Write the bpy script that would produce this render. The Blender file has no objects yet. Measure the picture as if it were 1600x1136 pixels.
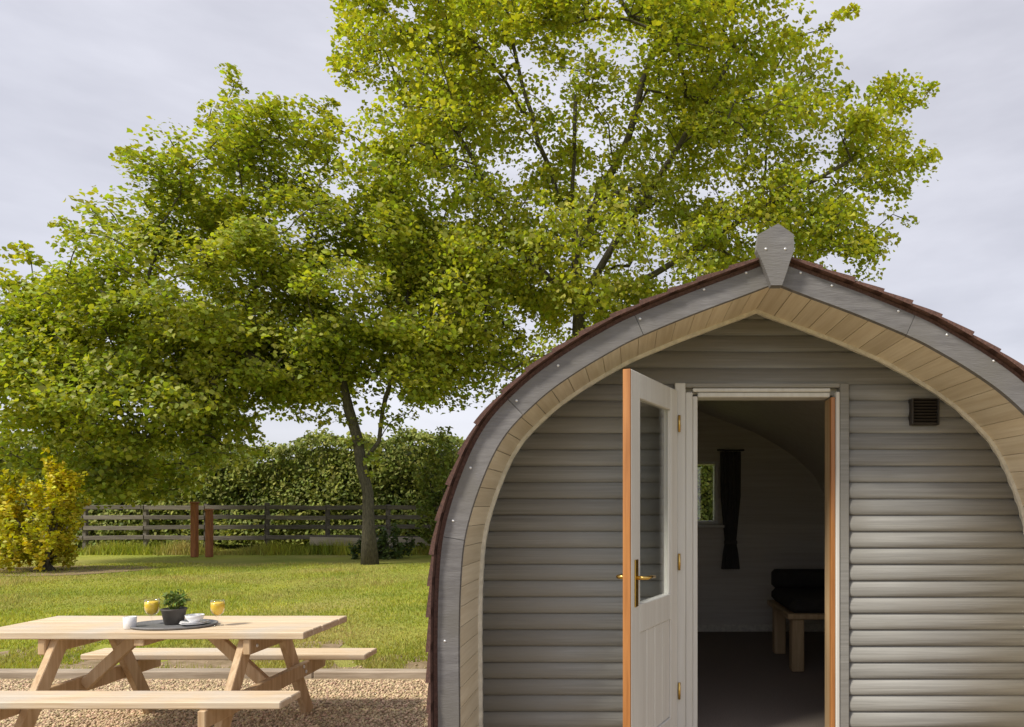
import bpy, math, random
import numpy as np
from mathutils import Vector
random.seed(7); rng = np.random.default_rng(7)
S = bpy.context.scene
COL = S.collection
# ------------------------------------------------------------------ camera
F, PX, PY, EYE = 1100.0, 985.0, 790.0, 1.5          # focal length (px of 1600), vanishing point, eye height
cam = bpy.data.cameras.new('camera'); cam_o = bpy.data.objects.new('camera', cam); COL.objects.link(cam_o)
cam.sensor_width = 36; cam.sensor_fit = 'HORIZONTAL'; cam.lens = 36*F/1600
cam.shift_x = -(PX-800)/1600; cam.shift_y = (PY-568)/1600
cam.clip_start = 0.05; cam.clip_end = 3000
cam_o.location = (0, 0, EYE); cam_o.rotation_euler = (math.pi/2, 0, 0)
S.camera = cam_o
# ------------------------------------------------------------------ sky, sun, exposure
SUN_EL, SUN_AZ = 48, -150                            # light comes from the left, a little behind the camera
w = bpy.data.worlds.new('World'); S.world = w; w.use_nodes = True
nt = w.node_tree; nt.nodes.clear()
def N(nt, t, **kw):
    n = nt.nodes.new(t)
    for k, v in kw.items():
        if k in n.inputs: n.inputs[k].default_value = v
        else: setattr(n, k, v)
    return n
out = N(nt, 'ShaderNodeOutputWorld'); bg = N(nt, 'ShaderNodeBackground', Strength=0.1)
sky = N(nt, 'ShaderNodeTexSky', sky_type='NISHITA', sun_disc=False)
sky.sun_elevation = math.radians(SUN_EL); sky.sun_rotation = math.radians(-110)
tc = N(nt, 'ShaderNodeTexCoord')
mp = N(nt, 'ShaderNodeMapping'); mp.inputs['Scale'].default_value = (1.2, 1.2, 4.0)
nz = N(nt, 'ShaderNodeTexNoise', Scale=1.6, Detail=6.0, Roughness=0.55)
rp = N(nt, 'ShaderNodeValToRGB')
rp.color_ramp.elements[0].position = 0.30; rp.color_ramp.elements[0].color = (3.7, 3.66, 4.05, 1)
rp.color_ramp.elements[1].position = 0.68; rp.color_ramp.elements[1].color = (5.6, 5.55, 5.98, 1)
mx = N(nt, 'ShaderNodeMix', data_type='RGBA'); mx.inputs[0].default_value = 0.86
nt.links.new(tc.outputs['Generated'], mp.inputs[0]); nt.links.new(mp.outputs[0], nz.inputs[0])
nt.links.new(nz.outputs[0], rp.inputs[0]); nt.links.new(sky.outputs[0], mx.inputs[6]); nt.links.new(rp.outputs[0], mx.inputs[7])
nt.links.new(mx.outputs[2], bg.inputs[0]); nt.links.new(bg.outputs[0], out.inputs[0])
sun = bpy.data.lights.new('sun', 'SUN'); sun.energy = 2.6; sun.angle = math.radians(9); sun.color = (1, .93, .80)
sun_o = bpy.data.objects.new('sun', sun); COL.objects.link(sun_o); sun_o.location = (-20, -10, 30)
sun_o.rotation_euler = Vector((0.62, 0.42, -0.82)).to_track_quat('-Z', 'Y').to_euler()
S.view_settings.view_transform = 'Standard'; S.view_settings.look = 'None'
S.view_settings.exposure = 0.72; S.view_settings.gamma = 1
# ------------------------------------------------------------------ materials
def mat(name, col, col2=None, rough=.6, scale=(4, 4, 4), nscale=6, bump=0, bscale=None, spec=.4, metal=0, vary=.1,
        transl=0, island=False, detail=5, p0=.35, p1=.65, bdist=.004, coat=0, knots=0, patch=None):
    m = bpy.data.materials.new(name); m.use_nodes = True; t = m.node_tree; b = t.nodes['Principled BSDF']
    b.inputs['Roughness'].default_value = rough; b.inputs['Metallic'].default_value = metal
    b.inputs['Specular IOR Level'].default_value = spec; b.inputs['Coat Weight'].default_value = coat
    c2 = col2 or tuple(c*.75 for c in col)
    tc = N(t, 'ShaderNodeTexCoord'); mp = N(t, 'ShaderNodeMapping'); mp.inputs['Scale'].default_value = scale
    nz = N(t, 'ShaderNodeTexNoise', Scale=nscale, Detail=detail, Roughness=.6)
    r = N(t, 'ShaderNodeValToRGB'); r.color_ramp.elements[0].position = p0; r.color_ramp.elements[1].position = p1
    r.color_ramp.elements[0].color = (*c2, 1); r.color_ramp.elements[1].color = (*col, 1)
    t.links.new(tc.outputs['Object'], mp.inputs[0]); t.links.new(mp.outputs[0], nz.inputs[0]); t.links.new(nz.outputs[0], r.inputs[0])
    hs = N(t, 'ShaderNodeHueSaturation')
    if island:
        gi = N(t, 'ShaderNodeNewGeometry'); rnd = gi.outputs['Random Per Island']
    else:
        oi = N(t, 'ShaderNodeObjectInfo'); rnd = oi.outputs['Random']
        ad = N(t, 'ShaderNodeVectorMath', operation='ADD'); sc = N(t, 'ShaderNodeVectorMath', operation='SCALE')
        cb = N(t, 'ShaderNodeCombineXYZ'); t.links.new(rnd, cb.inputs[0]); t.links.new(rnd, cb.inputs[2])
        sc.inputs['Scale'].default_value = 37.0; t.links.new(cb.outputs[0], sc.inputs[0])
        t.links.new(mp.outputs[0], ad.inputs[0]); t.links.new(sc.outputs[0], ad.inputs[1]); t.links.new(ad.outputs[0], nz.inputs[0])
    mr = N(t, 'ShaderNodeMapRange'); mr.inputs[3].default_value = 1-vary; mr.inputs[4].default_value = 1+vary
    t.links.new(rnd, mr.inputs[0]); t.links.new(mr.outputs[0], hs.inputs['Value'])
    if island:
        mh = N(t, 'ShaderNodeMapRange'); mh.inputs[3].default_value = .465; mh.inputs[4].default_value = .522
        ml = N(t, 'ShaderNodeMath', operation='FRACT'); mm = N(t, 'ShaderNodeMath', operation='MULTIPLY'); mm.inputs[1].default_value = 7.3
        t.links.new(rnd, mm.inputs[0]); t.links.new(mm.outputs[0], ml.inputs[0]); t.links.new(ml.outputs[0], mh.inputs[0]); t.links.new(mh.outputs[0], hs.inputs['Hue'])
    colsock = r.outputs[0]
    if patch:                                        # broad patches of another tone
        pn = N(t, 'ShaderNodeTexNoise', Scale=patch[1], Detail=3.0); pr_ = N(t, 'ShaderNodeMapRange'); pr_.inputs[1].default_value = .46; pr_.inputs[2].default_value = .66
        pm = N(t, 'ShaderNodeMix', data_type='RGBA'); pm.inputs[7].default_value = (*patch[0], 1); t.links.new(tc.outputs['Object'], pn.inputs[0]); t.links.new(pn.outputs[0], pr_.inputs[0])
        t.links.new(pr_.outputs[0], pm.inputs[0]); t.links.new(colsock, pm.inputs[6]); colsock = pm.outputs[2]
    if knots:
        vo = N(t, 'ShaderNodeTexVoronoi', Scale=1.0); km = N(t, 'ShaderNodeMapping'); km.inputs['Scale'].default_value = tuple(min(q, 9)*knots for q in scale)
        kr = N(t, 'ShaderNodeMapRange'); kr.inputs[1].default_value = .05; kr.inputs[2].default_value = .12; kr.inputs[3].default_value = .8; kr.inputs[4].default_value = 0
        kx = N(t, 'ShaderNodeMix', data_type='RGBA'); kx.inputs[7].default_value = (*[q*.38 for q in c2], 1)
        t.links.new(ad.outputs[0], vo.inputs[0]) if False else t.links.new(km.outputs[0], vo.inputs[0])
        ka = N(t, 'ShaderNodeVectorMath', operation='ADD'); t.links.new(tc.outputs['Object'], ka.inputs[0]); t.links.new(sc.outputs[0], ka.inputs[1]); t.links.new(ka.outputs[0], km.inputs[0])
        t.links.new(vo.outputs['Distance'], kr.inputs[0]); t.links.new(kr.outputs[0], kx.inputs[0]); t.links.new(colsock, kx.inputs[6]); colsock = kx.outputs[2]
    t.links.new(colsock, hs.inputs['Color']); t.links.new(hs.outputs[0], b.inputs['Base Color'])
    if bump:
        bn = N(t, 'ShaderNodeTexNoise', Scale=bscale or nscale*4, Detail=4.0); bp = N(t, 'ShaderNodeBump', Strength=bump, Distance=bdist)
        t.links.new(mp.outputs[0], bn.inputs[0]); t.links.new(bn.outputs[0], bp.inputs['Height']); t.links.new(bp.outputs[0], b.inputs['Normal'])
    if transl:
        o = t.nodes['Material Output']; tr = N(t, 'ShaderNodeBsdfTranslucent'); ms = N(t, 'ShaderNodeMixShader'); ms.inputs[0].default_value = transl
        h2 = N(t, 'ShaderNodeHueSaturation', Saturation=1.15, Value=1.5); t.links.new(hs.outputs[0], h2.inputs['Color']); t.links.new(h2.outputs[0], tr.inputs[0])
        t.links.new(b.outputs[0], ms.inputs[1]); t.links.new(tr.outputs[0], ms.inputs[2]); t.links.new(ms.outputs[0], o.inputs[0])
    return m
def glass(name, tint=(1, 1, 1), refl=.5):              # thin glass: clear pass-through plus a fresnel reflection
    m = bpy.data.materials.new(name); m.use_nodes = True; t = m.node_tree; t.nodes.clear()
    o = N(t, 'ShaderNodeOutputMaterial'); tr = N(t, 'ShaderNodeBsdfTransparent'); tr.inputs[0].default_value = (*tint, 1)
    g = N(t, 'ShaderNodeBsdfGlossy', Roughness=.015); lw0 = N(t, 'ShaderNodeLayerWeight', Blend=.5); pw_ = N(t, 'ShaderNodeMath', operation='POWER'); pw_.inputs[1].default_value = 3.5
    lw = N(t, 'ShaderNodeMapRange'); lw.inputs[3].default_value = .05*refl/.5; lw.inputs[4].default_value = .85; t.links.new(lw0.outputs['Facing'], pw_.inputs[0]); t.links.new(pw_.outputs[0], lw.inputs[0]); ms = N(t, 'ShaderNodeMixShader')
    t.links.new(lw.outputs[0], ms.inputs[0]); t.links.new(tr.outputs[0], ms.inputs[1]); t.links.new(g.outputs[0], ms.inputs[2]); t.links.new(ms.outputs[0], o.inputs[0]); return m
gx = (1.2, 30, 30)      # wood grain along x
M = dict(
    clad=mat('grey_clad_paint', (.295, .293, .282), (.212, .209, .20), .6, (.9, 40, 40), 1.5, .6, 4.0, vary=.11, knots=.55, patch=((.245, .238, .222), 2.2), bdist=.003),
    fascia=mat('grey_fascia_paint', (.215, .21, .215), (.155, .15, .155), .65, (3, 3, 22), 2.5, .5, 10, vary=.1, patch=((.17, .163, .155), 3)),
    soffit=mat('tan_soffit', (.80, .71, .56), (.68, .58, .43), .6, (30, 1.2, 30), 1.2, .3, 3, vary=.1),
    bead=mat('pale_bead', (.82, .79, .70), None, .5, vary=.04),
    roof=mat('red_brown_shingle', (.19, .10, .08), (.10, .058, .05), .9, (6, 6, 6), 14, .8, 90, vary=.2),
    cream=mat('pale_grey_joinery', (.66, .655, .63), (.60, .59, .56), .4, (20, 20, 1), 1.5, .15, 4, vary=.04),
    orange=mat('varnished_edge', (.50, .22, .07), (.33, .13, .035), .4, (25, 25, 1.2), 1.5, .15, 4, vary=.06, coat=.3),
    brass=mat('brass', (.72, .5, .16), (.6, .4, .12), .25, metal=1, vary=0),
    steel=mat('screw_steel', (.8, .8, .82), (.7, .7, .72), .3, metal=.6, vary=0),
    black=mat('black_plastic', (.03, .024, .02), None, .5, vary=.1),
    lining=mat('interior_lining', (.62, .59, .54), (.54, .50, .45), .6, gx, 1.2, .2, 4),
    carpet=mat('carpet', (.30, .25, .22), (.16, .13, .11), .95, (1, 1, 1), 160, .8, 300, vary=0),
    curtain=mat('dark_curtain', (.085, .08, .075), None, .9),
    cushion=mat('dark_cushion', (.035, .032, .03), None, .9, bump=.4, bscale=150),
    oak=mat('oak', (.50, .36, .21), (.38, .26, .14), .5, (20, 20, 1.5), 1.5, .2, 4),
    pine=mat('pale_pine', (.72, .585, .42), (.56, .41, .25), .65, (1.0, 26, 26), 1.8, .5, 4, vary=.09, p0=.3, p1=.62, knots=.55, patch=((.60, .52, .42), 2.5)),
    pinez=mat('pale_pine_leg', (.62, .455, .28), (.47, .31, .17), .65, (22, 22, 1.5), 1.8, .5, 4, vary=.1, knots=.5),
    sleeper=mat('weathered_sleeper', (.42, .35, .27), (.28, .22, .16), .85, (1.2, 14, 14), 2, .6, 8, vary=.12),
    fence=mat('weathered_fence', (.19, .165, .14), (.11, .095, .08), .85, (1.2, 14, 14), 2, .5, 8, vary=.3),
    paleboard=mat('pale_board', (.48, .41, .34), (.36, .3, .25), .8, (1.2, 14, 14), 2, .5, 8, vary=.15),
    rust=mat('rust_orange_timber', (.40, .155, .06), (.24, .09, .04), .75, (14, 14, 2), 2, .4, 8, vary=.1),
    bark=mat('bark', (.13, .115, .08), (.06, .052, .036), .9, (6, 6, 2), 5, .9, 14, vary=0, bdist=.03),
    leafa=mat('maple_leaf', (.40, .435, .07), (.245, .30, .05), .5, (1, 1, 1), .5, vary=.38, island=True, transl=.42, spec=.35),
    leafb=mat('maple_leaf_light', (.42, .445, .07), (.265, .315, .05), .5, (1, 1, 1), .5, vary=.38, island=True, transl=.44, spec=.35),
    hedge=mat('hedge_leaf', (.30, .34, .075), (.14, .185, .04), .6, (1, 1, 1), .8, vary=.5, island=True, transl=.28, spec=.25),
    gold=mat('golden_leaf', (.68, .60, .035), (.40, .42, .04), .5, (1, 1, 1), 1.2, vary=.3, island=True, transl=.3, spec=.3),
    herb=mat('pot_plant_leaf', (.17, .24, .05), (.08, .14, .03), .5, (1, 1, 1), 20, vary=.3, island=True, transl=.25),
    dark_leaf=mat('shrub_leaf', (.09, .135, .03), (.05, .08, .02), .5, (1, 1, 1), .8, vary=.4, island=True, transl=.15),
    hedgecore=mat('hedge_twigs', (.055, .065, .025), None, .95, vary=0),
    lawn=mat('lawn', (.37, .385, .065), (.23, .275, .05), .9, (1, 1, 1), .6, .9, 60, vary=0, detail=8, spec=.1, bdist=.03, patch=((.37, .34, .10), .35)),
    blade=mat('grass_blade', (.43, .45, .08), (.255, .31, .05), .7, (1, 1, 1), .8, vary=.38, island=True, transl=.3, spec=.2, patch=((.44, .39, .14), .45)),
    gravelbed=mat('gravel_bed', (.38, .30, .19), (.22, .165, .10), .95, (1, 1, 1), 60, 1, 90, vary=0, spec=.1),
    pebble=mat('gravel_stone', (.66, .53, .345), (.46, .345, .20), .8, (1, 1, 1), 40, vary=.35, island=True, spec=.3),
    soil=mat('soil', (.34, .255, .17), (.20, .15, .085), .95, (1, 1, 1), 9, 1, 40, vary=0, spec=.1),
    slate=mat('grey_slate', (.23, .23, .235), (.17, .17, .175), .5, (8, 8, 8), 6, .2, 40),
    pot=mat('dark_pot', (.10, .09, .08), None, .6, bump=.2),
    china=mat('white_china', (.82, .82, .83), (.78, .78, .8), .2, vary=0),
    juice=mat('orange_juice', (.95, .70, .06), (.90, .62, .05), .25, vary=0),
    glass=glass('clear_glass'), pane=glass('window_glass', (.93, .95, .95), .6),
)
# ------------------------------------------------------------------ mesh helpers
BASE = {}
class MB:
    def __init__(s): s.v = []; s.f = []
    def add(s, vs, fs):
        n = len(s.v); s.v += [tuple(p) for p in vs]; s.f += [tuple(i+n for i in f) for f in fs]; return s
    def box(s, x0, x1, y0, y1, z0, z1, bev=.0, tf=None):
        b = min(bev, (x1-x0)*.45, (y1-y0)*.45, (z1-z0)*.45)
        if b <= 0:
            vs = [(x, y, z) for z in (z0, z1) for y in (y0, y1) for x in (x0, x1)]
            fs = [(0, 2, 3, 1), (4, 5, 7, 6), (0, 1, 5, 4), (2, 6, 7, 3), (0, 4, 6, 2), (1, 3, 7, 5)]
        else:                                        # chamfered box, 24 verts
            vs = []; ix = {}
            X, Y, Z = (x0, x1), (y0, y1), (z0, z1)
            for i in (0, 1):
                for j in (0, 1):
                    for k in (0, 1):
                        sx, sy, sz = (1, -1)[i]*b, (1, -1)[j]*b, (1, -1)[k]*b
                        ix[i, j, k] = (len(vs), len(vs)+1, len(vs)+2)
                        vs += [(X[i], Y[j]+sy, Z[k]+sz), (X[i]+sx, Y[j], Z[k]+sz), (X[i]+sx, Y[j]+sy, Z[k])]
            fs = []
            for i in (0, 1): fs.append([ix[i, j, k][0] for j, k in ((0, 0), (1, 0), (1, 1), (0, 1))])
            for j in (0, 1): fs.append([ix[i, j, k][1] for i, k in ((0, 0), (1, 0), (1, 1), (0, 1))])
            for k in (0, 1): fs.append([ix[i, j, k][2] for i, j in ((0, 0), (1, 0), (1, 1), (0, 1))])
            for j in (0, 1):
                for k in (0, 1): fs.append([ix[0, j, k][1], ix[1, j, k][1], ix[1, j, k][2], ix[0, j, k][2]])
            for i in (0, 1):
                for k in (0, 1): fs.append([ix[i, 0, k][0], ix[i, 1, k][0], ix[i, 1, k][2], ix[i, 0, k][2]])
            for i in (0, 1):
                for j in (0, 1): fs.append([ix[i, j, 0][0], ix[i, j, 1][0], ix[i, j, 1][1], ix[i, j, 0][1]])
            for q in ix.values(): fs.append(list(q))
        if tf: vs = [tf(p) for p in vs]
        return s.add(vs, fs)
    def bar(s, a, b, wx, wy, up=(0, 0, 1), bev=.004):   # rectangular bar from a to b
        a, b = Vector(a), Vector(b); d = b-a; L = d.length; d.normalize()
        u = Vector(up); r = d.cross(u)
        if r.length < 1e-4: r = d.cross(Vector((1, 0, 0)))
        r.normalize(); u = r.cross(d)
        return s.box(-wx/2, wx/2, 0, L, -wy/2, wy/2, bev, lambda p: tuple(a+r*p[0]+d*p[1]+u*p[2]))
    def lathe(s, prof, c, n=24, sx=1, sy=1):
        vs = [(c[0]+r*sx*math.cos(2*math.pi*i/n), c[1]+r*sy*math.sin(2*math.pi*i/n), c[2]+z) for r, z in prof for i in range(n)]
        fs = [(j*n+i, j*n+(i+1) % n, (j+1)*n+(i+1) % n, (j+1)*n+i) for j in range(len(prof)-1) for i in range(n)]
        return s.add(vs, fs)
    def tube(s, pts, rad, n=7):
        m = len(pts); vs = []
        for i, p in enumerate(pts):
            p = Vector(p); t = (Vector(pts[min(i+1, m-1)])-Vector(pts[max(i-1, 0)])).normalized()
            a = t.cross(Vector((.13, .97, .2))).normalized(); b = t.cross(a)
            r = rad[i] if hasattr(rad, '__len__') else rad
            vs += [tuple(p+a*(r*math.cos(2*math.pi*k/n))+b*(r*math.sin(2*math.pi*k/n))) for k in range(n)]
        fs = [(j*n+k, j*n+(k+1) % n, (j+1)*n+(k+1) % n, (j+1)*n+k) for j in range(m-1) for k in range(n)]
        fs += [tuple(range(n))[::-1], tuple(range((m-1)*n, m*n))]
        return s.add(vs, fs)
    def strip(s, A, B, y0, y1):                       # solid between two xz polylines, extruded y0..y1
        n = len(A); vs = [(x, y, z) for y in (y0, y1) for P in (A, B) for x, z in P]
        i = lambda k, p, j: k*2*n+p*n+j
        fs = []
        for j in range(n-1):
            fs += [(i(0,0,j), i(0,0,j+1), i(0,1,j+1), i(0,1,j)), (i(1,0,j), i(1,1,j), i(1,1,j+1), i(1,0,j+1)),
                   (i(0,0,j), i(1,0,j), i(1,0,j+1), i(0,0,j+1)), (i(0,1,j), i(0,1,j+1), i(1,1,j+1), i(1,1,j))]
        fs += [(i(0,0,0), i(0,1,0), i(1,1,0), i(1,0,0)), (i(0,0,n-1), i(1,0,n-1), i(1,1,n-1), i(0,1,n-1))]
        return s.add(vs, fs)
    def build(s, name, m, parent=None, smooth=False, **props):
        me = bpy.data.meshes.new(name); root = parent
        while root is not None and root.parent is not None: root = root.parent
        off = BASE.get(root.name, (0, 0, 0)) if root else (0, 0, 0)
        me.from_pydata([(x-off[0], y-off[1], z-off[2]) for x, y, z in s.v], [], s.f)
        return finish(name, me, m, parent, smooth, props)
def finish(name, me, m, parent, smooth, props):
    import bmesh
    if len(me.polygons) < 20000:
        bm = bmesh.new(); bm.from_mesh(me); bmesh.ops.recalc_face_normals(bm, faces=bm.faces); bm.to_mesh(me); bm.free()
    if smooth: me.polygons.foreach_set('use_smooth', [True]*len(me.polygons))
    me.materials.append(M[m]); o = bpy.data.objects.new(name, me); COL.objects.link(o); o.parent = parent
    for k, v in props.items(): o[k] = v
    return o
def thing(name, label, cat, base, group=None):
    o = bpy.data.objects.new(name, None); COL.objects.link(o); o.location = base; o.empty_display_size = .2
    o['label'] = label; o['category'] = cat
    if group: o['group'] = group
    BASE[o.name] = base; return o
def np_mesh(name, V, nper, m, parent=None, **props):  # many equal polygons, V: (n*nper, 3)
    V = np.asarray(V, dtype=np.float32); n = len(V)//nper
    root = parent
    while root is not None and root.parent is not None: root = root.parent
    if root: V = V-np.array(BASE[root.name], dtype=np.float32)
    me = bpy.data.meshes.new(name); me.vertices.add(len(V)); me.vertices.foreach_set('co', V.ravel())
    me.loops.add(len(V)); me.loops.foreach_set('vertex_index', np.arange(len(V), dtype=np.int32))
    me.polygons.add(n); me.polygons.foreach_set('loop_start', np.arange(0, len(V), nper, dtype=np.int32))
    me.update(calc_edges=True); me.validate()
    me.materials.append(M[m]); o = bpy.data.objects.new(name, me); COL.objects.link(o); o.parent = parent
    for k, v in props.items(): o[k] = v
    return o
LEAF = np.array([(0, 0, 0), (-.30, .16, .04), (-.46, .50, .10), (-.2, .72, .05), (0, 1, -.06), (.2, .72, .05), (.46, .50, .10), (.30, .16, .04)])
LEAFS = np.array([(0, 0, 0), (-.3, .35, .06), (-.2, .75, .04), (0, 1, -.03), (.2, .75, .04), (.3, .35, .06)])
def leaves(C, size, up=.9, shape=LEAF, droop=.25, out=None):
    """leaf polygons at centres C with mostly upward, tilted normals"""
    n = len(C); nrm = rng.normal(0, .55, (n, 3)); nrm[:, 2] = np.abs(rng.normal(up, .35, n))
    if out is not None: nrm += out
    nrm /= np.linalg.norm(nrm, axis=1)[:, None]
    a = rng.normal(0, 1, (n, 3)); a[:, 2] -= droop; a -= nrm*np.sum(a*nrm, 1)[:, None]; a /= np.linalg.norm(a, axis=1)[:, None]
    b = np.cross(a, nrm); s = size*(.45+1.0*rng.beta(1.7, 2.2, n))
    V = C[:, None, :]+s[:, None, None]*(shape[None, :, 0:1]*b[:, None, :]+(shape[None, :, 1:2]-.4)*a[:, None, :]+shape[None, :, 2:3]*nrm[:, None, :]*1.6)
    return V.reshape(-1, 3), len(shape)
def P(X, y, Y): return ((X-PX)*Y/F, Y, EYE-(y-PY)*Y/F)   # a measured picture point at real depth Y
# ------------------------------------------------------------------ the ground
def sheet(name, pts, z, m, **k):
    mb = MB(); mb.add([(x, y, z) for x, y in pts], [tuple(range(len(pts)))]); return mb.build(name, m, kind='structure', **k)
sheet('lawn', [(-900, -60), (900, -60), (900, 1500), (-900, 1500)], 0, 'lawn')
sheet('gravel_yard', [(-9, -6), (9, -6), (9, 6.10), (-9, 6.10)], .006, 'gravelbed')
bed = [(-13.2+1.9*math.cos(t)*(1+.1*math.sin(3*t)), 16.2+1.5*math.sin(t)*(1+.12*math.cos(2*t))) for t in np.linspace(0, 2*math.pi, 40)[:-1]]
sheet('soil_bed', bed, .01, 'soil')
worn = [(-9+i*.14, 6.16) for i in range(58)][::-1]+[(-9+i*.14, 7.25+.55*math.sin(i*.37)+.35*math.sin(i*.93+1)+.15*math.sin(i*2.3)) for i in range(58)]
sheet('worn_ground', worn, .004, 'soil')
# gravel stones
n = 52000; c = np.stack([rng.uniform(-5.6, -.6, n), rng.uniform(3.9, 6.02, n), np.zeros(n)], 1)
r = .005+.013*rng.beta(1.5, 3.2, n); st = rng.uniform(0, 1, n) < .008; c[st, 1] = 6.22+np.abs(rng.normal(0, .18, st.sum())); c[:, 2] = .006+r*.45
oc = np.array([(1, 0, 0), (0, 1, 0), (-1, 0, 0), (0, -1, 0), (0, 0, .75), (0, 0, -.75)], float)
ang = rng.uniform(0, 6.28, n); ca, sa = np.cos(ang), np.sin(ang)
ov = oc[None]*rng.uniform(.7, 1.3, (n, 6, 1)); ox = ov[..., 0]*ca[:, None]-ov[..., 1]*sa[:, None]; oy = ov[..., 0]*sa[:, None]+ov[..., 1]*ca[:, None]
ov = np.stack([ox, oy, ov[..., 2]], 2)*r[:, None, None]+c[:, None]
me = bpy.data.meshes.new('gravel'); tri = np.array([(0,1,4),(1,2,4),(2,3,4),(3,0,4),(1,0,5),(2,1,5),(3,2,5),(0,3,5)])
T = (tri[None]+6*np.arange(n)[:, None, None]).reshape(-1)
me.vertices.add(n*6); me.vertices.foreach_set('co', ov.reshape(-1).astype(np.float32)); me.loops.add(len(T)); me.loops.foreach_set('vertex_index', T.astype(np.int32))
me.polygons.add(n*8); me.polygons.foreach_set('loop_start', np.arange(0, len(T), 3, dtype=np.int32)); me.update(calc_edges=True)
me.materials.append(M['pebble']); o = bpy.data.objects.new('gravel', me); COL.objects.link(o); o['kind'] = 'stuff'; o['label'] = 'loose golden gravel stones under the picnic table'; o['category'] = 'gravel'
# grass blades near the gravel edge, thinning with distance
n = 120000; yy = 6.2+(rng.uniform(0, 1, n)**1.7)*12; xx = rng.uniform(-1.02, -.12, n)*yy*.98
wn = np.sin(xx*2.1+1)*np.sin(yy*3.1)+.6*np.sin(xx*5.3+yy*2)+.4*np.sin(xx*11+yy*7); keep = ~((xx > -1.05) & (yy < 7.8)) & ~((yy < 7.6) & (wn+(yy-6.9)*1.6 < -.05)); xx, yy = xx[keep], yy[keep]; n = len(xx)
hh = rng.uniform(.02, .05, n)*(1+.5*np.sin(xx*1.7)*np.sin(yy*1.3)); an = rng.uniform(0, 6.28, n); wd = rng.uniform(.003, .006, n)*(1+yy*.06)
B0 = np.stack([xx, yy, np.zeros(n)], 1); sd = np.stack([np.cos(an), np.sin(an), np.zeros(n)], 1)*wd[:, None]
tip = B0+np.stack([rng.normal(0, .4, n)*hh, rng.normal(0, .4, n)*hh, hh], 1)
np_mesh('grass', np.stack([B0-sd, B0+sd, tip], 1).reshape(-1, 3), 3, 'blade', kind='stuff', label='short mown grass growing beyond the gravel edge', category='grass')
# ------------------------------------------------------------------ the pod
CX, YF, YW, YB = .686, 3.34, 3.86, 7.45     # centre line, fascia front, front wall, back
POD = thing('camping_pod', 'grey clad arched timber camping pod with its door standing open', 'pod', (CX, 5.4, 0))
raw = [(0,2.556),(.126,2.507),(.4,2.405),(.667,2.293),(.772,2.237),(.877,2.177),(.954,2.128),(1.046,2.065),(1.112,2.012),(1.172,1.956),
       (1.249,1.879),(1.30,1.81),(1.345,1.73),(1.388,1.63),(1.425,1.53),(1.458,1.42),(1.482,1.30),(1.494,1.15),(1.50,1.0),(1.502,.8),(1.50,.5),(1.497,.12)]
def catmull(p, k=8):
    o = []
    q = [tuple(2*np.array(p[0])-np.array(p[1]))]+p+[tuple(2*np.array(p[-1])-np.array(p[-2]))]
    for i in range(1, len(q)-2):
        a, b, c, d = map(np.array, q[i-1:i+3])
        for t in np.arange(k)/k: o.append(.5*((2*b)+(c-a)*t+(2*a-5*b+4*c-d)*t*t+(3*b-a-3*c+d)*t**3))
    o.append(np.array(p[-1])); return np.array(o)
cv = catmull(raw); sl = np.r_[0, np.cumsum(np.linalg.norm(np.diff(cv, axis=0), axis=1))]; LEN = sl[-1]; NS = 161
ss = np.linspace(0, LEN, NS); IN = np.stack([np.interp(ss, sl, cv[:, 0]), np.interp(ss, sl, cv[:, 1])], 1)
sm = IN.copy()
for _ in range(6): sm[1:-1] = (sm[:-2]+2*sm[1:-1]+sm[2:])/4
IN = sm
tg = np.gradient(IN, axis=0); tg /= np.linalg.norm(tg, axis=1)[:, None]; NR = np.stack([-tg[:, 1], tg[:, 0]], 1)
def half(off):
    q = IN+NR*off; s0 = tg[0, 1]/tg[0, 0]
    q[0] = (0, IN[0, 1]+off*math.sqrt(1+s0*s0)); q[:, 0] = np.maximum(q[:, 0], np.linspace(0, .02, NS)); return q
def side(q, sg): return [(CX+sg*x, z) for x, z in q]
def hw(z, off=0): q = half(off); return float(np.interp(-z, -q[:, 1], q[:, 0]))
def idx(s): return int(round(s/LEN*(NS-1)))
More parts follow.
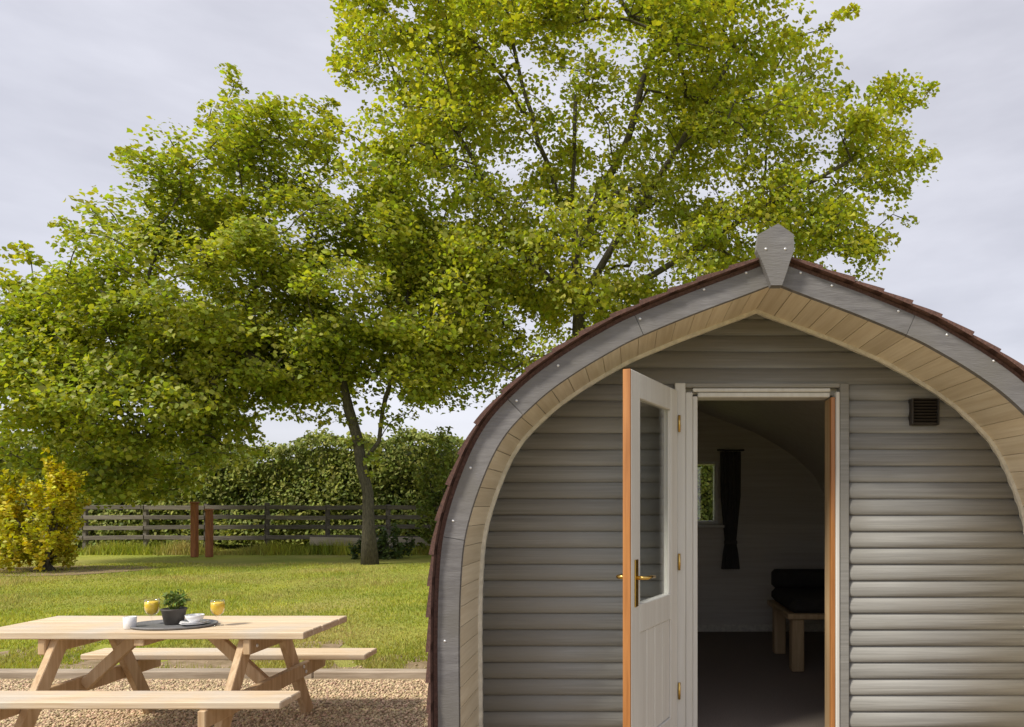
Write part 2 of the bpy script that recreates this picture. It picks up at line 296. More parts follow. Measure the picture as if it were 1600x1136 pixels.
# roof deck, shingle courses, fascia, soffit, beads
for sg in (-1, 1):
    MB().strip(side(half(.100), sg), side(half(.122), sg), YF+.012, YB+.25).build('roof_deck', 'roof', POD)
    nc = 22; mb = MB()
    for k in range(nc):
        a, b = idx(LEN*k/nc), min(idx(LEN*(k+1)/nc)+2, NS-1)
        t = np.linspace(0, 1, b-a+1)
        lo = half(.124)[a:b+1]; hi = (half(0)+0)[a:b+1]; hi = IN[a:b+1]+NR[a:b+1]*(.130+.018*t)[:, None]
        if a == 0: hi[0] = (0, half(.130)[0, 1])
        mb.strip(side(lo, sg), side(hi, sg), YF-.03-.004*(k % 2), YB+.26)
    mb.build('shingle_courses', 'roof', POD)
    cuts = [0, .66, 1.35, 2.02, LEN]
    for a, b in zip(cuts[:-1], cuts[1:]):
        i0, i1 = idx(a), idx(b)
        A, B = half(0)[i0:i1+1].copy(), half(.099)[i0:i1+1].copy()
        if i0: A[0] += (A[1]-A[0])*.12; B[0] += (B[1]-B[0])*.12
        MB().strip(side(A, sg), side(B, sg), YF, YF+.032).build('fascia_board', 'fascia', POD)
    nb = int(LEN/.098)
    for k in range(nb):
        a, b = LEN*k/nb, LEN*(k+1)/nb
        A = np.array([[np.interp(s, ss, half(o)[:, i]) for i in (0, 1)] for s in (a+.0015, (a+b)/2, b-.0015) for o in (.012,)])
        B = np.array([[np.interp(s, ss, half(o)[:, i]) for i in (0, 1)] for s in (a+.0015, (a+b)/2, b-.0015) for o in (.032,)])
        MB().strip(side(A, sg), side(B, sg), YF+.034, YW+.03).build('soffit_board', 'soffit', POD)
    MB().strip(side(half(.036), sg), side(half(.098), sg), YF+.034, YW+.03).build('soffit_backing', 'fascia', POD)
    MB().strip(side(half(-.008), sg), side(half(.0115), sg), YW-.034, YW-.006).build('arch_bead', 'bead', POD)
    # wall shell and inner lining
    MB().strip(side(half(.0), sg), side(half(.098), sg), YW+.032, YB+.1).build('side_wall', 'clad', POD)
    MB().strip(side(half(-.05), sg), side(half(-.03), sg), YW+.12, YB-.07).build('inner_lining', 'lining', POD)
# screws on the fascia
for X, y in [(807,626),(872,571),(735,731),(708,814),(695,1002),(1166,426),(1251,426),(1404,486),(1553,564),(1000,498),(1100,452),(1300,446),(1480,523)]:
    x, _, z = P(X, y, YF-.001)
    mb = MB(); mb.v = []; mb.lathe([(.0001, -.0035), (.004, -.0032), (.0065, -.001), (.0068, .001)], (0, 0, 0), 10)
    mb.v = [(x+a, YF+.0005+c_, z+b) for a, b, c_ in mb.v]; mb.build('screw', 'steel', POD, True)
# finial board
fp = [P(X, y, 3.30) for X, y in [(1215,351),(1184,368),(1181,392),(1189,408),(1198,430),(1204,447),(1221,447),(1227,430),(1234,408),(1240,392),(1239,368)]]
m_ = len(fp); mb = MB(); mb.add([(x, 3.285, z) for x, y, z in fp]+[(x, 3.337, z) for x, y, z in fp], [tuple(range(m_)), tuple(range(2*m_-1, m_-1, -1))]+[(i, i+m_, (i+1) % m_+m_, (i+1) % m_) for i in range(m_)])
fin = mb.build('finial_board', 'fascia', POD)
for X, y in [(1197,389),(1227,389)]:
    x, _, z = P(X, y, 3.285); mb = MB(); mb.lathe([(.0001, -.0035), (.004, -.0032), (.0065, -.001), (.0068, .001)], (0, 0, 0), 10)
    mb.v = [(x+a, 3.285+c_, z+b) for a, b, c_ in mb.v]; mb.build('screw', 'steel', fin, True)
# front wall cladding, board by board
DX0, DX1, DZ = .242, 1.193, 2.168              # door surround outline
PITCH, Z0 = .0897, 1.0877-.0897*10
prof = [(0, .004), (.05, -.006), (.12, -.0135), (.28, -.019), (.45, -.0205), (.62, -.0185), (.78, -.013), (.9, -.006), (.965, -.001), (1, .002)]
def clad_board(z0, xa, xb):                     # xa, xb: functions of z
    vs, fs = [], []; n = len(prof)
    for t, dy in prof:
        z = z0+t*PITCH; dy *= .82; vs += [(xa(z), YW+dy, z), (xb(z), YW+dy, z), (xa(z), YW+.03, z), (xb(z), YW+.03, z)]
    for i in range(n-1):
        a, b = 4*i, 4*i+4; fs += [(a, a+1, b+1, b), (a+2, b+2, b+3, a+3), (a, b, b+2, a+2), (a+1, a+3, b+3, b+1)]
    fs += [(0, 2, 3, 1), (4*n-4, 4*n-3, 4*n-1, 4*n-2)]
    mb = MB(); mb.add(vs, fs); mb.build('cladding_board', 'clad', POD, True)
LFT = lambda z: CX-max(hw(z, .005), .002); RGT = lambda z: CX+max(hw(z, .005), .002)
k = 0
while Z0+k*PITCH < 2.54:
    z0 = Z0+k*PITCH
    if z0 < .10: k += 1; continue
    if z0 >= DZ-.012: clad_board(z0, LFT, RGT)
    elif z0+PITCH > DZ:                          # the board over the head, notched round it
        clad_board(z0, LFT, lambda z: DX0-.001); clad_board(z0, lambda z: DX1+.001, RGT)
        MB().box(DX0, DX1, YW-.012, YW+.03, DZ+.001, z0+PITCH-.002, .003).build('filler_strip', 'clad', POD)
    else:
        clad_board(z0, LFT, lambda z: DX0-.001); clad_board(z0, lambda z: DX1+.001, RGT)
    k += 1
q = half(-.0)                                    # wall core behind the boards
zz = np.linspace(.14, 2.53, 40)
MB().strip([(LFT(z), z) for z in zz], [(DX0+.02, z) if z < DZ-.06 else (CX, z) for z in zz], YW+.032, YW+.118).build('wall_core', 'lining', POD)
MB().strip([(DX1-.02, z) if z < DZ-.06 else (CX, z) for z in zz], [(RGT(z), z) for z in zz], YW+.032, YW+.118).build('wall_core', 'lining', POD)
# door surround
OX0, OX1, OZ = .368, 1.07, 2.09
FR = bpy.data.objects.new('door_frame', None); COL.objects.link(FR); FR.parent = POD
MB().box(DX0, .300, YW-.030, YW+.12, .16, DZ, .004).build('jamb', 'cream', FR)
MB().box(.301, .340, YW-.016, YW+.12, .16, OZ+.03, .004).build('jamb', 'cream', FR)
MB().box(.341, OX0, YW-.002, YW+.12, .16, OZ+.01, .004).build('door_stop', 'cream', FR)
MB().box(1.094, 1.118, YW-.020, YW+.012, .16, OZ+.002, .003).build('door_stop', 'orange', FR); MB().box(1.098, 1.118, YW+.013, YW+.12, .16, OZ+.002, .003).build('jamb_reveal', 'oak', FR)
MB().box(1.119, 1.140, YW-.030, YW+.12, .16, OZ+.03, .004).build('jamb', 'cream', FR)
MB().box(1.1415, DX1, YW-.024, YW+.12, .16, DZ, .004).build('jamb', 'clad', FR)
MB().box(.341, 1.0935, YW-.016, YW+.12, OZ+.032, OZ+.052, .004).build('head', 'cream', FR)
MB().box(.369, 1.0935, YW-.004, YW+.12, OZ+.004, OZ+.030, .004).build('head', 'cream', FR)
MB().box(.3005, 1.1410, YW-.026, YW+.12, OZ+.054, DZ, .004).build('head', 'clad', FR)
MB().box(.30, 1.114, YW-.05, YW+.13, .13, .178, .006).build('threshold', 'oak', FR)
# door leaf, open about 112 degrees
H = Vector((.236, YW-.034, 0)); E2 = Vector((-.018, 3.217, 0)); dU = (E2-H); LW = dU.length; dU.normalize(); dN = Vector((-dU.y, dU.x, 0))
if dN.dot(-H) < 0: dN = -dN
def DT(p): v = H+dU*p[0]+dN*p[1]+Vector((0, 0, p[2])); return tuple(v)
LEAFO = bpy.data.objects.new('door', None); COL.objects.link(LEAFO); LEAFO.parent = POD; LEAFO['label'] = 'open half glazed door with orange edge'
def dpart(name, m, u0, u1, n0, n1, z0, z1, bev=.004): return MB().box(u0, u1, n0, n1, z0, z1, bev, DT).build(name, m, LEAFO)
dz0, dz1, TH = .19, 2.125, .042
dpart('stile', 'cream', 0, .105, -TH/2, TH/2, dz0, dz1); dpart('stile', 'cream', LW-.115, LW-.010, -TH/2, TH/2, dz0, dz1)
dpart('edge_strip', 'orange', LW-.0095, LW, -TH/2+.002, TH/2-.002, dz0, dz1, .002)
dpart('top_rail', 'cream', .1055, LW-.1155, -TH/2+.001, TH/2-.001, dz1-.12, dz1)
dpart('lock_rail', 'cream', .1055, LW-.1155, -TH/2+.001, TH/2-.001, .90, 1.035)
dpart('bottom_rail', 'cream', .1055, LW-.1155, -TH/2+.001, TH/2-.001, dz0, dz0+.19)
for i in range(4):
    a = .106+i*(LW-.222)/4; dpart('panel_plank', 'cream', a+.001, a+(LW-.222)/4-.001, -.010, .012, dz0+.191, .899, .004)
dpart('glass_pane', 'pane', .107, LW-.117, -.003, .003, 1.036, dz1-.121, 0)
dpart('glazing_bead', 'cream', .1065, .1200, .004, .016, 1.0365, dz1-.1215); dpart('glazing_bead', 'cream', LW-.131, LW-.1165, .004, .016, 1.0365, dz1-.1215)
for sgn in (1, -1):
    n0 = sgn*TH/2
    hp = MB().box(LW-.082, LW-.044, min(n0, n0+sgn*.006), max(n0, n0+sgn*.006), 1.03, 1.25, .002, DT).build('handle_plate', 'brass', LEAFO)
    cz = 1.165; cu = LW-.063
    pts = [DT((cu, n0+sgn*.004, cz)), DT((cu, n0+sgn*.045, cz)), DT((cu-.012, n0+sgn*.055, cz)), DT((cu-.06, n0+sgn*.055, cz+.002)), DT((cu-.115, n0+sgn*.05, cz-.004))]
    MB().tube(pts, [.010, .009, .009, .008, .007], 10).build('lever_handle', 'brass', LEAFO, True)
for z in (.45, 1.15, 1.9):
    MB().tube([DT((-.004, .03, z)), DT((-.004, .03, z+.09))], .007, 10).build('hinge', 'brass', LEAFO, True)
# louvred wall vent
vx0, vx1, vz0, vz1 = 1.522, 1.672, 1.937, 2.080
VE = bpy.data.objects.new('wall_vent', None); COL.objects.link(VE); VE.parent = POD; VE['label'] = 'small dark louvred wall vent'
MB().box(vx0, vx0+.010, YW-.055, YW-.004, vz0, vz1, .002).build('vent_frame', 'black', VE); MB().box(vx1-.010, vx1, YW-.055, YW-.004, vz0, vz1, .002).build('vent_frame', 'black', VE)
MB().box(vx0+.0105, vx1-.0105, YW-.026, YW-.004, vz0, vz1, .0).build('vent_back', 'black', VE)
for i in range(9):
    z = vz0+.006+i*(vz1-vz0-.012)/8
    MB().bar((vx0+.0105, YW-.040, z), (vx1-.0105, YW-.040, z), .024, .004, (0, .5, .8), .001).build('vent_slat', 'black', VE)
# floor, back wall with window, skids
FZ = .18
MB().box(CX-1.44, CX+1.44, YW+.121, YB-.07, FZ-.04, FZ, 0).build('floor', 'carpet', POD)
for x in (-.9, 0, .9): MB().box(CX+x-.06, CX+x+.06, YF+.7, YB-.1, .0, .12, .006).build('skid', 'sleeper', POD)
wx0, wx1, wz0, wz1 = .455, .915, 1.30, 1.965
zl = np.linspace(.14, 2.52, 60)
Lb = lambda z: CX-max(hw(z, -.025), .002); Rb = lambda z: CX+max(hw(z, -.025), .002)
y0, y1 = YB-.068, YB+.05
def bw(zs, a, b): MB().strip([(a(z), z) for z in zs], [(b(z), z) for z in zs], y0, y1).build('back_wall', 'lining', POD)
bw(np.linspace(.14, wz0, 20), Lb, Rb); bw(np.linspace(wz1, 2.50, 20), Lb, Rb)
bw(np.linspace(wz0+.001, wz1-.001, 12), Lb, lambda z: wx0); bw(np.linspace(wz0+.001, wz1-.001, 12), lambda z: wx1, Rb)
WI = bpy.data.objects.new('rear_window', None); COL.objects.link(WI); WI.parent = POD
for a in ((wx0, wx0+.035, wz0+.04, wz1-.036), (wx1-.035, wx1, wz0+.04, wz1-.036), (wx0, wx1, wz1-.035, wz1), (wx0, wx1, wz0, wz0+.039)):
    MB().box(a[0], a[1], y0-.012, y1+.01, a[2], a[3], .003).build('window_frame', 'cream', WI)
MB().box(wx0+.036, wx1-.036, YB-.02, YB-.014, wz0+.04, wz1-.036, 0).build('glass_pane', 'pane', WI)
MB().box(wx0-.06, wx1+.06, y0-.09, y0-.013, wz0-.03, wz0-.002, .004).build('window_sill', 'cream', WI)
MB().box(CX-1.40, CX+1.40, y0-.018, y0-.001, FZ+.001, FZ+.075, .003).build('skirting_board', 'bead', POD)
# ------------------------------------------------------------------ inside the pod
def curtain(x0, x1, label):
    n = 30; mb = MB(); A = []
    cx_ = (x0+x1)/2
    rows = [(2.06, 1), (1.6, .97), (1.2, .62), (1.12, .55), (1.0, .75), (.84, .9)]
    for z, s in rows: A += [(cx_+(x0-cx_+(x1-x0)*i/n)*s, YB-.15+.030*math.sin(i*1.55), z) for i in range(n+1)]
    k = n+1; mb.add(A+[(x, y+.006, z) for x, y, z in A], [(r_*k+i, r_*k+i+1, (r_+1)*k+i+1, (r_+1)*k+i) for r_ in range(len(rows)-1) for i in range(n)])
    L = len(A); mb.f += [tuple(j+L for j in f[::-1]) for f in mb.f[:]]
    mb.f += [(r_*k+e, (r_+1)*k+e, (r_+1)*k+e+L, r_*k+e+L) for r_ in range(len(rows)-1) for e in (0, n)]
    t = thing('curtain', label, 'curtain', (cx_, YB-.15, .84))
    mb.build('drape', 'curtain', t, True); MB().tube([(x0-.03, YB-.15, 2.075), (x1+.03, YB-.15, 2.075)], .009, 8).build('rail', 'black', t, True)
    MB().box(cx_-(x1-x0)*.30, cx_+(x1-x0)*.30, YB-.18, YB-.118, 1.10, 1.14, .006).build('tieback', 'curtain', t)
curtain(.93, 1.15, 'dark tied curtain at the rear window seen through the doorway')
BN = thing('window_seat', 'chunky oak seat with a dark cushion inside the doorway', 'seat', (1.60, 5.95, FZ))
for x, y in ((1.28, 5.58), (1.88, 5.58), (1.28, 6.25), (1.88, 6.25)): MB().box(x, x+.10, y, y+.10, FZ+.001, .60, .008).build('leg', 'oak', BN)
MB().box(1.24, 2.0, 5.54, 6.40, .601, .645, .008).build('seat_frame', 'oak', BN)
MB().box(1.27, 1.98, 5.56, 6.38, .646, .76, .035).build('cushion', 'cushion', BN)
MB().box(1.27, 1.98, 6.26, 6.38, .761, .93, .03).build('back_cushion', 'cushion', BN)
# ------------------------------------------------------------------ picnic table
TB = thing('picnic_table', 'pale pine picnic table with attached benches on the gravel', 'picnic table', (-2.92, 4.48, 0))
tx0, tx1, tyc = -3.90, -1.93, 4.48
pw = .64/5
for i in range(5): MB().box(tx0, tx1+random.uniform(-.004, .004), tyc-.32+i*pw+.003, tyc-.32+(i+1)*pw-.003, .708, .750, .005).build('tabletop_plank', 'pine', TB)
for sg in (-1, 1):
    for i in range(2):
        a = tyc+sg*.60-.12+i*.12; MB().box(tx0+.02, tx1+.06, a+.002, a+.118, .410, .450, .006).build('bench_plank', 'pine', TB)
for fx in (-3.50, -2.28):
    MB().box(fx-.022, fx+.022, tyc-.74, tyc+.74, .312, .408, .005).build('crossbeam', 'pinez', TB)
    MB().box(fx-.022, fx+.022, tyc-.30, tyc+.30, .612, .706, .005).build('top_batten', 'pinez', TB)
    for sg in (-1, 1):
        ox = .046 if fx < -3 else -.046
        MB().bar((fx+ox, tyc+sg*.60, .012), (fx+ox, tyc+sg*.20, .705), .044, .095, (0, 1, 0)).build('leg', 'pinez', TB)
    for sg in (-1, 1):
        for yy_, z_ in ((.418, .345), (.385, .385), (.225, .655)):
            mb = MB(); mb.lathe([(.0001, 0), (.011, 0), (.013, .002), (.009, .007), (.0001, .008)], (0, 0, 0), 10); sx_ = 1 if fx < -3 else -1
            xo = fx-sx_*.0225; mb.v = [(xo-sx_*c_, tyc+sg*yy_+a, z_+b) for a, b, c_ in mb.v]; mb.build('bolt', 'steel', TB, True)
    d = 1 if fx < -3 else -1
    MB().bar((fx+d*.03, tyc, .36), (fx+d*.40, tyc, .70), .07, .044, (0, 1, 0)).build('brace', 'pinez', TB)
MB().box(tx0+.95, tx0+1.01, tyc-.30, tyc+.30, .665, .707, .004).build('top_batten', 'pinez', TB)
# things on the table
TZ = .751; yT = 4.42
def tX(X): return (X-PX)*yT/F
t_ = MB(); t_.lathe([(.0001, 0), (.205, 0), (.222, .004), (.225, .016), (.218, .016), (.212, .009), (.0001, .009)], (tX(276), yT-.03, TZ), 48, 1.15, .8)
o = t_.build('serving_tray', 'slate', None, True); o['label'] = 'round grey tray under the pot plant on the picnic table'; o['category'] = 'tray'
TZ2 = TZ+.0095
PT = thing('potted_plant', 'small leafy green plant in a dark pot on the grey tray', 'plant', (tX(275), yT-.02, TZ2))
MB().lathe([(.0001, 0), (.046, 0), (.052, .004), (.068, .085), (.072, .09), (.072, .098), (.062, .098), (.060, .078), (.0001, .078)], (tX(275), yT-.02, TZ2), 28).build('pot', 'pot', PT, True)
n = 150; u = rng.normal(0, 1, (n, 3)); u /= np.linalg.norm(u, axis=1)[:, None]; C = np.array([tX(277), yT-.02, TZ2+.155])+u*np.array([.082, .075, .062])*rng.uniform(.3, 1, n)[:, None]
V, kk = leaves(C, .038, .7, LEAFS, .2); np_mesh('foliage', V, kk, 'herb', PT)
mb = MB()
for i in range(9):
    a = i*.7; mb.tube([(tX(275)+.012*math.cos(a), yT-.02+.012*math.sin(a), TZ2+.07), (tX(276)+.05*math.cos(a), yT-.02+.05*math.sin(a), TZ2+.165)], [.003, .0018], 5)
mb.build('stems', 'herb', PT)
def goblet(X, y, zb, sc, label):
    g = thing('goblet', label, 'goblet', (tX(X), y, zb), 'glasses of juice on the picnic table')
    c = (tX(X), y, zb)
    s = lambda pr: [(r*sc, z*sc) for r, z in pr]
    MB().lathe(s([(.0001, 0), (.034, 0), (.035, .003), (.012, .008), (.0055, .014), (.005, .052), (.012, .060), (.032, .078), (.042, .105), (.043, .130), (.039, .165), (.0375, .165), (.0415, .130), (.0405, .106), (.031, .080), (.010, .064), (.0001, .062)]), c, 32).build('bowl_and_stem', 'glass', g, True)
    MB().lathe(s([(.0001, .0645), (.009, .0655), (.030, .081), (.0398, .107), (.0408, .130), (.0395, .150), (.0001, .150)]), c, 32).build('juice', 'juice', g, True)
goblet(241, yT-.02, TZ, 1.0, 'glass of yellow juice left of the pot plant')
goblet(343, yT-.02, TZ, .97, 'glass of yellow juice right of the pot plant')
cx_, cy_ = tX(312), yT-.05
for i, (r_, lab) in enumerate([(.082, 'lowest white plate of the stack beside the pot plant'), (.078, 'upper white plate of the stack beside the pot plant')]):
    o = MB().lathe([(.0001, 0), (r_*.6, 0), (r_*.66, .003), (r_, .012), (r_, .0145), (r_*.66, .006), (.0001, .005)], (cx_, cy_, TZ+.012+i*.0075 if i else TZ+.0165-.0045), 36).build('plate', 'china', None, True)
    o['label'] = lab; o['category'] = 'plate'; o['group'] = 'white plates on the picnic table'
o = MB().lathe([(.0001, 0), (.026, 0), (.028, .004), (.048, .026), (.054, .046), (.051, .046), (.045, .028), (.024, .007), (.0001, .006)], (cx_, cy_, TZ+.0255), 36).build('bowl', 'china', None, True)
o['label'] = 'small white bowl on top of the two plates'; o['category'] = 'bowl'
o = MB().lathe([(.0001, 0), (.030, 0), (.033, .004), (.036, .072), (.033, .072), (.030, .008), (.0001, .007)], (tX(226), yT-.13, TZ), 30).build('white_beaker', 'china', None, True)
o['label'] = 'white china beaker in front of the left juice glass'; o['category'] = 'beaker'
# ------------------------------------------------------------------ timber edging of the gravel
ED = thing('timber_edging', 'row of weathered timber sleepers along the gravel edge', 'edging', (-3.5, 6.14, 0))
for i in range(4): MB().box(-7.6+i*1.62, -7.6+(i+1)*1.62-.006, 6.08, 6.20, -.02, .07+random.uniform(-.004, .004), .010).build('sleeper', 'sleeper', ED)
# ------------------------------------------------------------------ fence with rails, gate posts
YFe = 22.0
FE = thing('rail_fence', 'weathered four rail post fence in front of the tall hedge', 'fence', (-12, YFe, 0))
xs = np.arange(-19.0, 2.0, 1.9)
for i, x in enumerate(xs): MB().box(x-.06, x+.06, YFe+.03, YFe+.15, 0, 1.56+random.uniform(-.05, .05), .012).build('post', 'fence', FE)
for x0_, x1_ in zip(xs[:-1], xs[1:]):
    for z in (1.44, 1.13, .82, .50):
        a = random.uniform(-.025, .025); b = random.uniform(-.025, .025)
        MB().bar((x0_+.01, YFe, z+a), (x1_-.01, YFe, z+b), .045, .13, (0, 0, 1), .008).build('rail', 'fence', FE)
for i, (x0_, x1_) in enumerate([(-9.9, -7.7), (-7.65, -5.6)]):
    o = MB().bar((x0_, YFe-.25, .40), (x1_, YFe-.25, .36+.03*i), .05, .26, (0, 0, 1), .01).build('loose_board', 'paleboard')
    o['label'] = ['pale board leaning low against the fence, the left one', 'pale board leaning low against the fence, beside the tree stems'][i]; o['category'] = 'board'
    bb = MB(); 
for X, yt, lab in ((304, 784, 'taller rust orange timber post by the fence'), (327, 795, 'shorter rust orange timber post by the fence')):
    x, _, z = P(X, yt, 20.5); t = thing('timber_post', lab, 'post', (x, 20.5, 0), 'rust orange posts')
    MB().box(x-.08, x+.08, 20.42, 20.58, 0, z-.06, .015).build('shaft', 'rust', t); MB().box(x-.10, x+.10, 20.40, 20.60, z-.059, z, .02).build('cap', 'rust', t)
# ------------------------------------------------------------------ hedge
HG = thing('tall_hedge', 'tall clipped evergreen hedge behind the rail fence', 'hedge', (-8, 24.6, 0))
def hz(x): return 3.62+.22*np.sin(x*.55)+.14*np.sin(x*1.7+1)+.10*np.sin(x*3.9)
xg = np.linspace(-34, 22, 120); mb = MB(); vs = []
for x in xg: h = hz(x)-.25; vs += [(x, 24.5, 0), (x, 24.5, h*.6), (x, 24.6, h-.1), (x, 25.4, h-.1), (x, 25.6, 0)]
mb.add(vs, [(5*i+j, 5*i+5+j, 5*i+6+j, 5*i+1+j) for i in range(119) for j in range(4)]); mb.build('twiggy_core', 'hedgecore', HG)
n = 125000; x = rng.uniform(-34, 22, n); hh = hz(x); top = rng.uniform(0, 1, n) < .16
z = np.where(top, hh+rng.normal(0, .10, n), rng.uniform(.05, 1, n)*hh); y = np.where(top, rng.uniform(23.9, 25.6, n), 23.85-.18*np.sin(x*2.3)*np.sin(z*2.9+x)-.12*np.sin(x*6.1+z*5.2)+np.abs(rng.normal(0, .26, n)))
V, kk = leaves(np.stack([x, y, z], 1), .15, .5, LEAFS, .2, np.array([0, -.7, 0])); np_mesh('foliage', V, kk, 'hedge', HG)
# ------------------------------------------------------------------ trees
def grow(name, label, base, forks, ells, ncl, nleaf, mleaf, leaf=.16, thin=None, Yc=18.0, grp=None, rmax=.30, extra=()):
    T = thing(name, label, 'tree', base, grp)
    E_ = [(np.array([(X-PX)*Yc/F, Yc+dy, EYE-(y-PY)*Yc/F]), np.array([rx*Yc/F, ry_d, ry*Yc/F])) for X, y, rx, ry, dy, ry_d in ells]
    vol = np.array([np.prod(e[1]) for e in E_])**.8; pr = vol/vol.sum()
    pts = []
    while len(pts) < ncl:
        c, r = E_[rng.choice(len(E_), p=pr)]; u = rng.normal(0, 1, 3); u /= np.linalg.norm(u); u *= rng.uniform(.15, 1)**.42
        p = c+u*r
        if thin and rng.uniform() < thin(PX+p[0]*F/p[1], PY-(p[2]-EYE)*F/p[1]): continue
        pts.append(p)
    pts += [np.array(P(X, y, Yc)) for X, y in extra]; pts = np.array(pts); nsm = ncl
    nodes = [np.array(base, float)]; par = [-1]
    for st in forks:                                   # hand placed main stems
        prev = 0 if st[0] is None else st[0]
        for q in st[1]:
            a = nodes[prev]; q = np.array(q, float); k = max(1, int(np.linalg.norm(q-a)/.7))
            for j in range(1, k+1): nodes.append(a+(q-a)*j/k+rng.normal(0, .03, 3)*(j < k)); par.append(prev); prev = len(nodes)-1
    dist0 = np.linalg.norm(pts-np.array(nodes[-1]), axis=1); order = np.argsort(dist0); tips = []
    small = set(); hand = len(nodes)
    for i in order:
        p = pts[i]; nd = np.array(nodes); d = p-nd; L = np.linalg.norm(d, axis=1)
        cost = L+np.where(d[:, 2] < 0, -d[:, 2]*1.1, 0); j = int(np.argmin(cost)); a = nodes[j]; prev = j
        k = max(2, int(L[j]/.45)); bend = np.array([0, 0, .12*L[j]])
        for s in range(1, k+1):
            t = s/k; nodes.append(a+(p-a)*t+bend*math.sin(math.pi*t)*.6+rng.normal(0, .04, 3)*(s < k)); par.append(prev); prev = len(nodes)-1
        tips.append(prev)
        if i >= nsm: small.add(prev)
    nn = len(nodes); wgt = np.zeros(nn)
    for t in tips: wgt[t] += 1
    for i in range(nn-1, 0, -1): wgt[par[i]] += wgt[i]
    rad = np.maximum(.013, rmax*(wgt/wgt.max())**.46); rad[:hand] = np.maximum(rad[:hand], .055)
    ch = [[] for _ in range(nn)]
    for i in range(1, nn): ch[par[i]].append(i)
    tr, br = MB(), MB(); stack = [(0, ch[0][k]) for k in range(len(ch[0]))]
    while stack:
        a, b = stack.pop(); path = [a, b]
        while ch[path[-1]]:
            cs = sorted(ch[path[-1]], key=lambda q: -wgt[q]); stack += [(path[-1], q) for q in cs[1:]]; path.append(cs[0])
        rr = [min(rad[path[1]], rad[q]) for q in path]; big = max(rr) > .10
        if big:
            for _ in range(10): rr = [rr[0]]+[(rr[q-1]+2*rr[q]+rr[min(q+1, len(rr)-1)])/4 for q in range(1, len(rr))]
        if path[0] == 0: rr[0] *= 1.7; rr[1] *= 1.15
        (tr if big else br).tube([nodes[q] for q in path], rr, 8 if big else 5)
    tr.build('trunk', 'bark', T, True); br.build('branches', 'bark', T, True)
    # leaf sprays: flattened clumps at the branch ends, a few along the twigs
    Cs, outs = [], []; ctr = pts.mean(0)
    for t in tips:
        p = nodes[t]; m_ = int(nleaf*rng.uniform(.55, 1.35)); R = rng.uniform(.45, .95)
        if t in small: m_ = int(m_*.36); R *= .5
        u = rng.normal(0, 1, (m_, 3)); u /= np.linalg.norm(u, axis=1)[:, None]; u *= rng.uniform(.1, 1, m_)[:, None]**.5
        c = p+u*np.array([R, R, R*.5]); c[:, 2] -= .18*(u[:, 0]**2+u[:, 1]**2)*R; Cs.append(c)
        o_ = (p-ctr); o_ = o_/(np.linalg.norm(o_)+1e-6)*.35; outs.append(np.repeat(o_[None], m_, 0))
    V, kk = leaves(np.concatenate(Cs), leaf, .85, LEAF, .35, np.concatenate(outs)); np_mesh('crown', V, kk, mleaf, T)
    return T
bA = P(578, 882, 18.0)
grow('maple_tree', 'broad maple with forked stems rising above the hedge left of the pod', (bA[0], 18.0, 0),
     [(None, [P(575, 770, 18), P(545, 640, 18), P(520, 540, 18), P(440, 420, 18)]), (3, [P(592, 690, 18), P(612, 590, 18.2), P(640, 450, 18.3)]), (6, [P(470, 600, 17.6), P(330, 520, 17.4)])],
     [(120,540,110,85,0,2.4), (330,450,180,150,0,3.2), (560,430,190,150,.3,3.2), (362,190,22,70,0,.5), (295,330,75,60,0,2.0), (620,560,140,55,0,2.4),
      (40,610,100,70,-.5,2.2), (230,620,180,65,-.5,2.6), (110,690,140,50,0,1.8), (450,560,150,70,0,2.6), (350,300,90,80,0,2.2), (60,500,50,50,0,1.4), (690,600,50,50,0,1.8),
      (470,250,85,60,0,2.0), (515,215,40,35,0,1.2), (290,690,90,40,0,1.8), (185,445,60,45,0,1.6), (25,455,25,35,0,.8), (70,560,60,60,.5,2.0), (330,560,120,90,.8,2.5), (180,740,120,36,.5,1.4), (310,640,60,60,0,1.6)],
     880, 150, 'leafa', .126, lambda X, y: .93 if (395 < X < 720 and y > 628) else .0, rmax=.14,
     extra=[(360,112),(366,132),(358,152),(370,168),(362,186),(380,205),(350,215),(100,350),(118,362),(142,325),(160,345),(195,238),(212,252),(280,222),(262,240),(520,640),(545,655),(500,655),(590,640),(610,660),(640,645),(470,650),(560,690),(590,715),(575,740),(330,170),(430,175),(480,165),(505,175),(522,190),(515,160),(455,190),(405,175),(35,385),(48,402),(20,400),(320,190)])
bB = P(905, 870, 19.0)
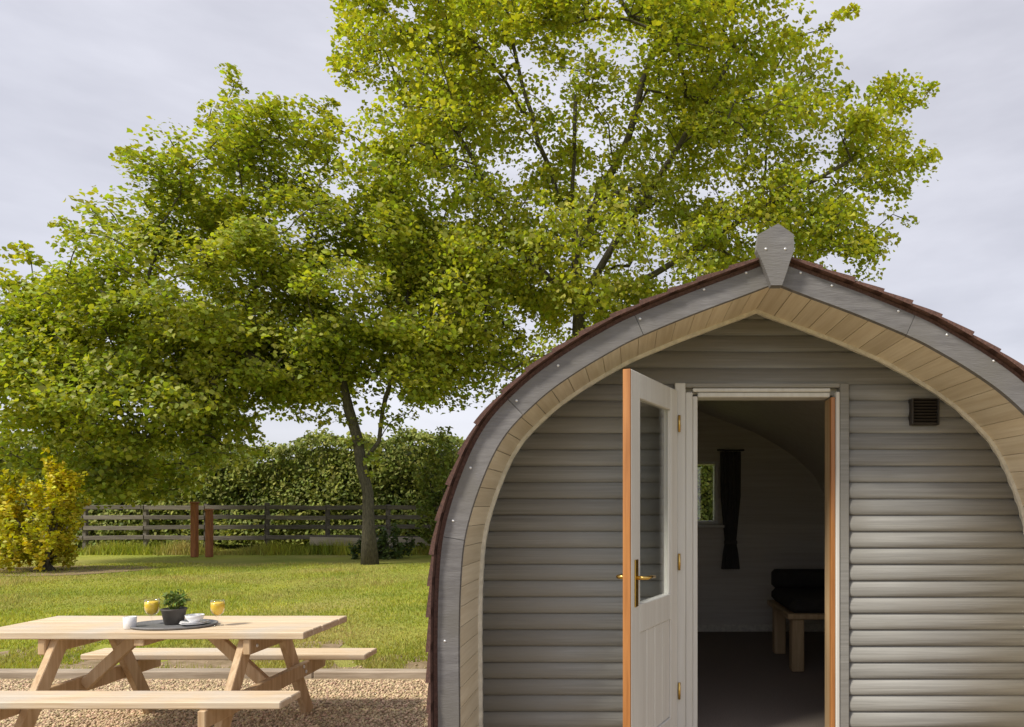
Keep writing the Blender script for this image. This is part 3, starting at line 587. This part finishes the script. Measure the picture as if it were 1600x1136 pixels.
grow('maple_tree', 'tallest maple fanning out behind the roof of the pod', (bB[0], 19.0, 0),
     [(None, [P(905, 600, 19), P(905, 480, 19), P(895, 330, 19), P(900, 150, 19)]), (8, [P(960, 380, 18.8), P(1060, 230, 18.6), P(1150, 80, 18.6)]), (8, [P(820, 400, 18.8), P(740, 250, 18.6), P(650, 90, 18.6)]),
      (8, [P(1020, 430, 18.6), P(1180, 330, 18.3), P(1330, 250, 18.2)]), (10, [P(840, 220, 19.3), P(800, 60, 19.4)]), (10, [P(980, 220, 19.3), P(1030, 40, 19.4)])],
     [(900,120,280,200,0,4.0), (660,90,130,110,0,2.6), (1150,110,140,140,0,3.0), (1220,250,170,110,0,3.0), (1000,400,330,110,0,3.8), (690,310,190,140,0,3.4),
      (1290,320,110,80,0,2.2), (1385,180,75,38,0,1.2), (820,500,240,110,0,3.6), (1200,400,170,80,0,3.0), (585,30,50,60,0,1.2), (1400,250,50,25,0,.9), (900,-60,330,80,0,3.5), (720,470,150,130,0,3.0), (1310,30,35,40,0,.8)],
     860, 160, 'leafb', .124, lambda X, y: .45 if (720 < X < 1020 and 60 < y < 290) else 0, Yc=19.0, rmax=.2,
     extra=[(1310,22),(1332,16),(1290,45),(1385,150),(1420,140),(1455,138),(1440,160),(1456,244),(1430,255),(1422,345),(1395,335),(1372,398),(1350,385),(545,22),(533,92),(548,60),(540,130),(1275,108),(1325,140),(1405,300),(1380,290)])
def shrub(name, label, X, yb, Y, ells, n, m, size, stems, shape=LEAFS, tr='bark'):
    b = P(X, PY+EYE*F/Y, Y); T = thing(name, label, 'shrub', (b[0], Y, 0)); Cs = []; mb = MB()
    for ex, ey, rx, ry, k in ells:
        c = np.array(P(ex, ey, Y)); kk = int(n*k); u = rng.normal(0, 1, (kk, 3)); u /= np.linalg.norm(u, axis=1)[:, None]; u *= (rng.uniform(.25, 1, kk)**.5*(1+.25*np.sin(u[:, 0]*7)*np.sin(u[:, 2]*6+u[:, 1]*5)))[:, None]
        sh = c+u[:max(6, kk//45)]*np.array([rx*Y/F, rx*Y/F*.9, ry*Y/F]); pick = rng.integers(0, len(sh), kk); tt = rng.uniform(0, 1, kk)
        Cs.append(sh[pick]+np.stack([rng.normal(0, .045, kk), rng.normal(0, .045, kk), (tt-.35)*.42], 1)+(sh[pick]-c)*(tt*.25)[:, None])
        for j in range(stems):
            e = c+rng.normal(0, .4, 3)*np.array([rx*Y/F, rx*Y/F, ry*Y/F]); a = np.array([b[0]+rng.normal(0, .06), Y+rng.normal(0, .06), 0]); mid = a*.5+e*.5+np.array([0, 0, .15])
            mb.tube([a, a*.7+mid*.3+np.array([0, 0, .12]), mid, e], [.045, .035, .025, .008], 6)
    mb.build('stems', tr, T, True); V, kk = leaves(np.concatenate(Cs), size, .7, shape, .2); np_mesh('foliage', V, kk, m, T)
shrub('golden_shrub', 'bright golden yellow shrub on the soil bed at the left edge', 70, 893, 16, [(85,790,34,52,1), (5,800,36,50,1), (45,835,60,45,1.3), (92,752,14,22,.3), (-30,820,40,50,.8), (50,868,55,20,.8)], 2200, 'gold', .11, 3)
shrub('low_shrub', 'low dark green shrub at the foot of the forked maple', 600, 880, 20, [(600,858,38,24,1), (570,866,22,16,.5)], 1800, 'dark_leaf', .11, 3)
shrub('low_shrub', 'ivy clad evergreen bush beside the pod in front of the hedge', 690, 880, 21, [(690,745,36,55,1), (700,800,40,60,1)], 2600, 'hedge', .13, 3)
# rough grass and weeds along the fence foot and the gravel edge
n = 16000; x = rng.uniform(-20, 1, n); hump = .5+.5*np.sin(x*1.9)*np.sin(x*.7+1); y = 21.75+rng.normal(0, .22, n); h = rng.uniform(.10, .45, n)*(.4+hump)
m2 = 1500; x2 = rng.uniform(-6.5, -1.0, m2); y2 = 6.24+np.abs(rng.normal(0, .06, m2)); h2 = rng.uniform(.04, .13, m2)*(.5+.5*np.abs(np.sin(x2*2.7)))
x = np.r_[x, x2]; y = np.r_[y, y2]; h = np.r_[h, h2]; n = len(x); an = rng.uniform(0, 6.28, n); wd = np.where(y > 10, .014, .004)
B0 = np.stack([x, y, np.zeros(n)], 1); sd = np.stack([np.cos(an), np.sin(an), np.zeros(n)], 1)*wd[:, None]
tip = B0+np.stack([rng.normal(0, .35, n)*h, rng.normal(0, .35, n)*h, h], 1)
np_mesh('rough_grass', np.stack([B0-sd, B0+sd, tip], 1).reshape(-1, 3), 3, 'blade', kind='stuff', label='rough uncut grass along the fence foot and sleepers', category='grass')
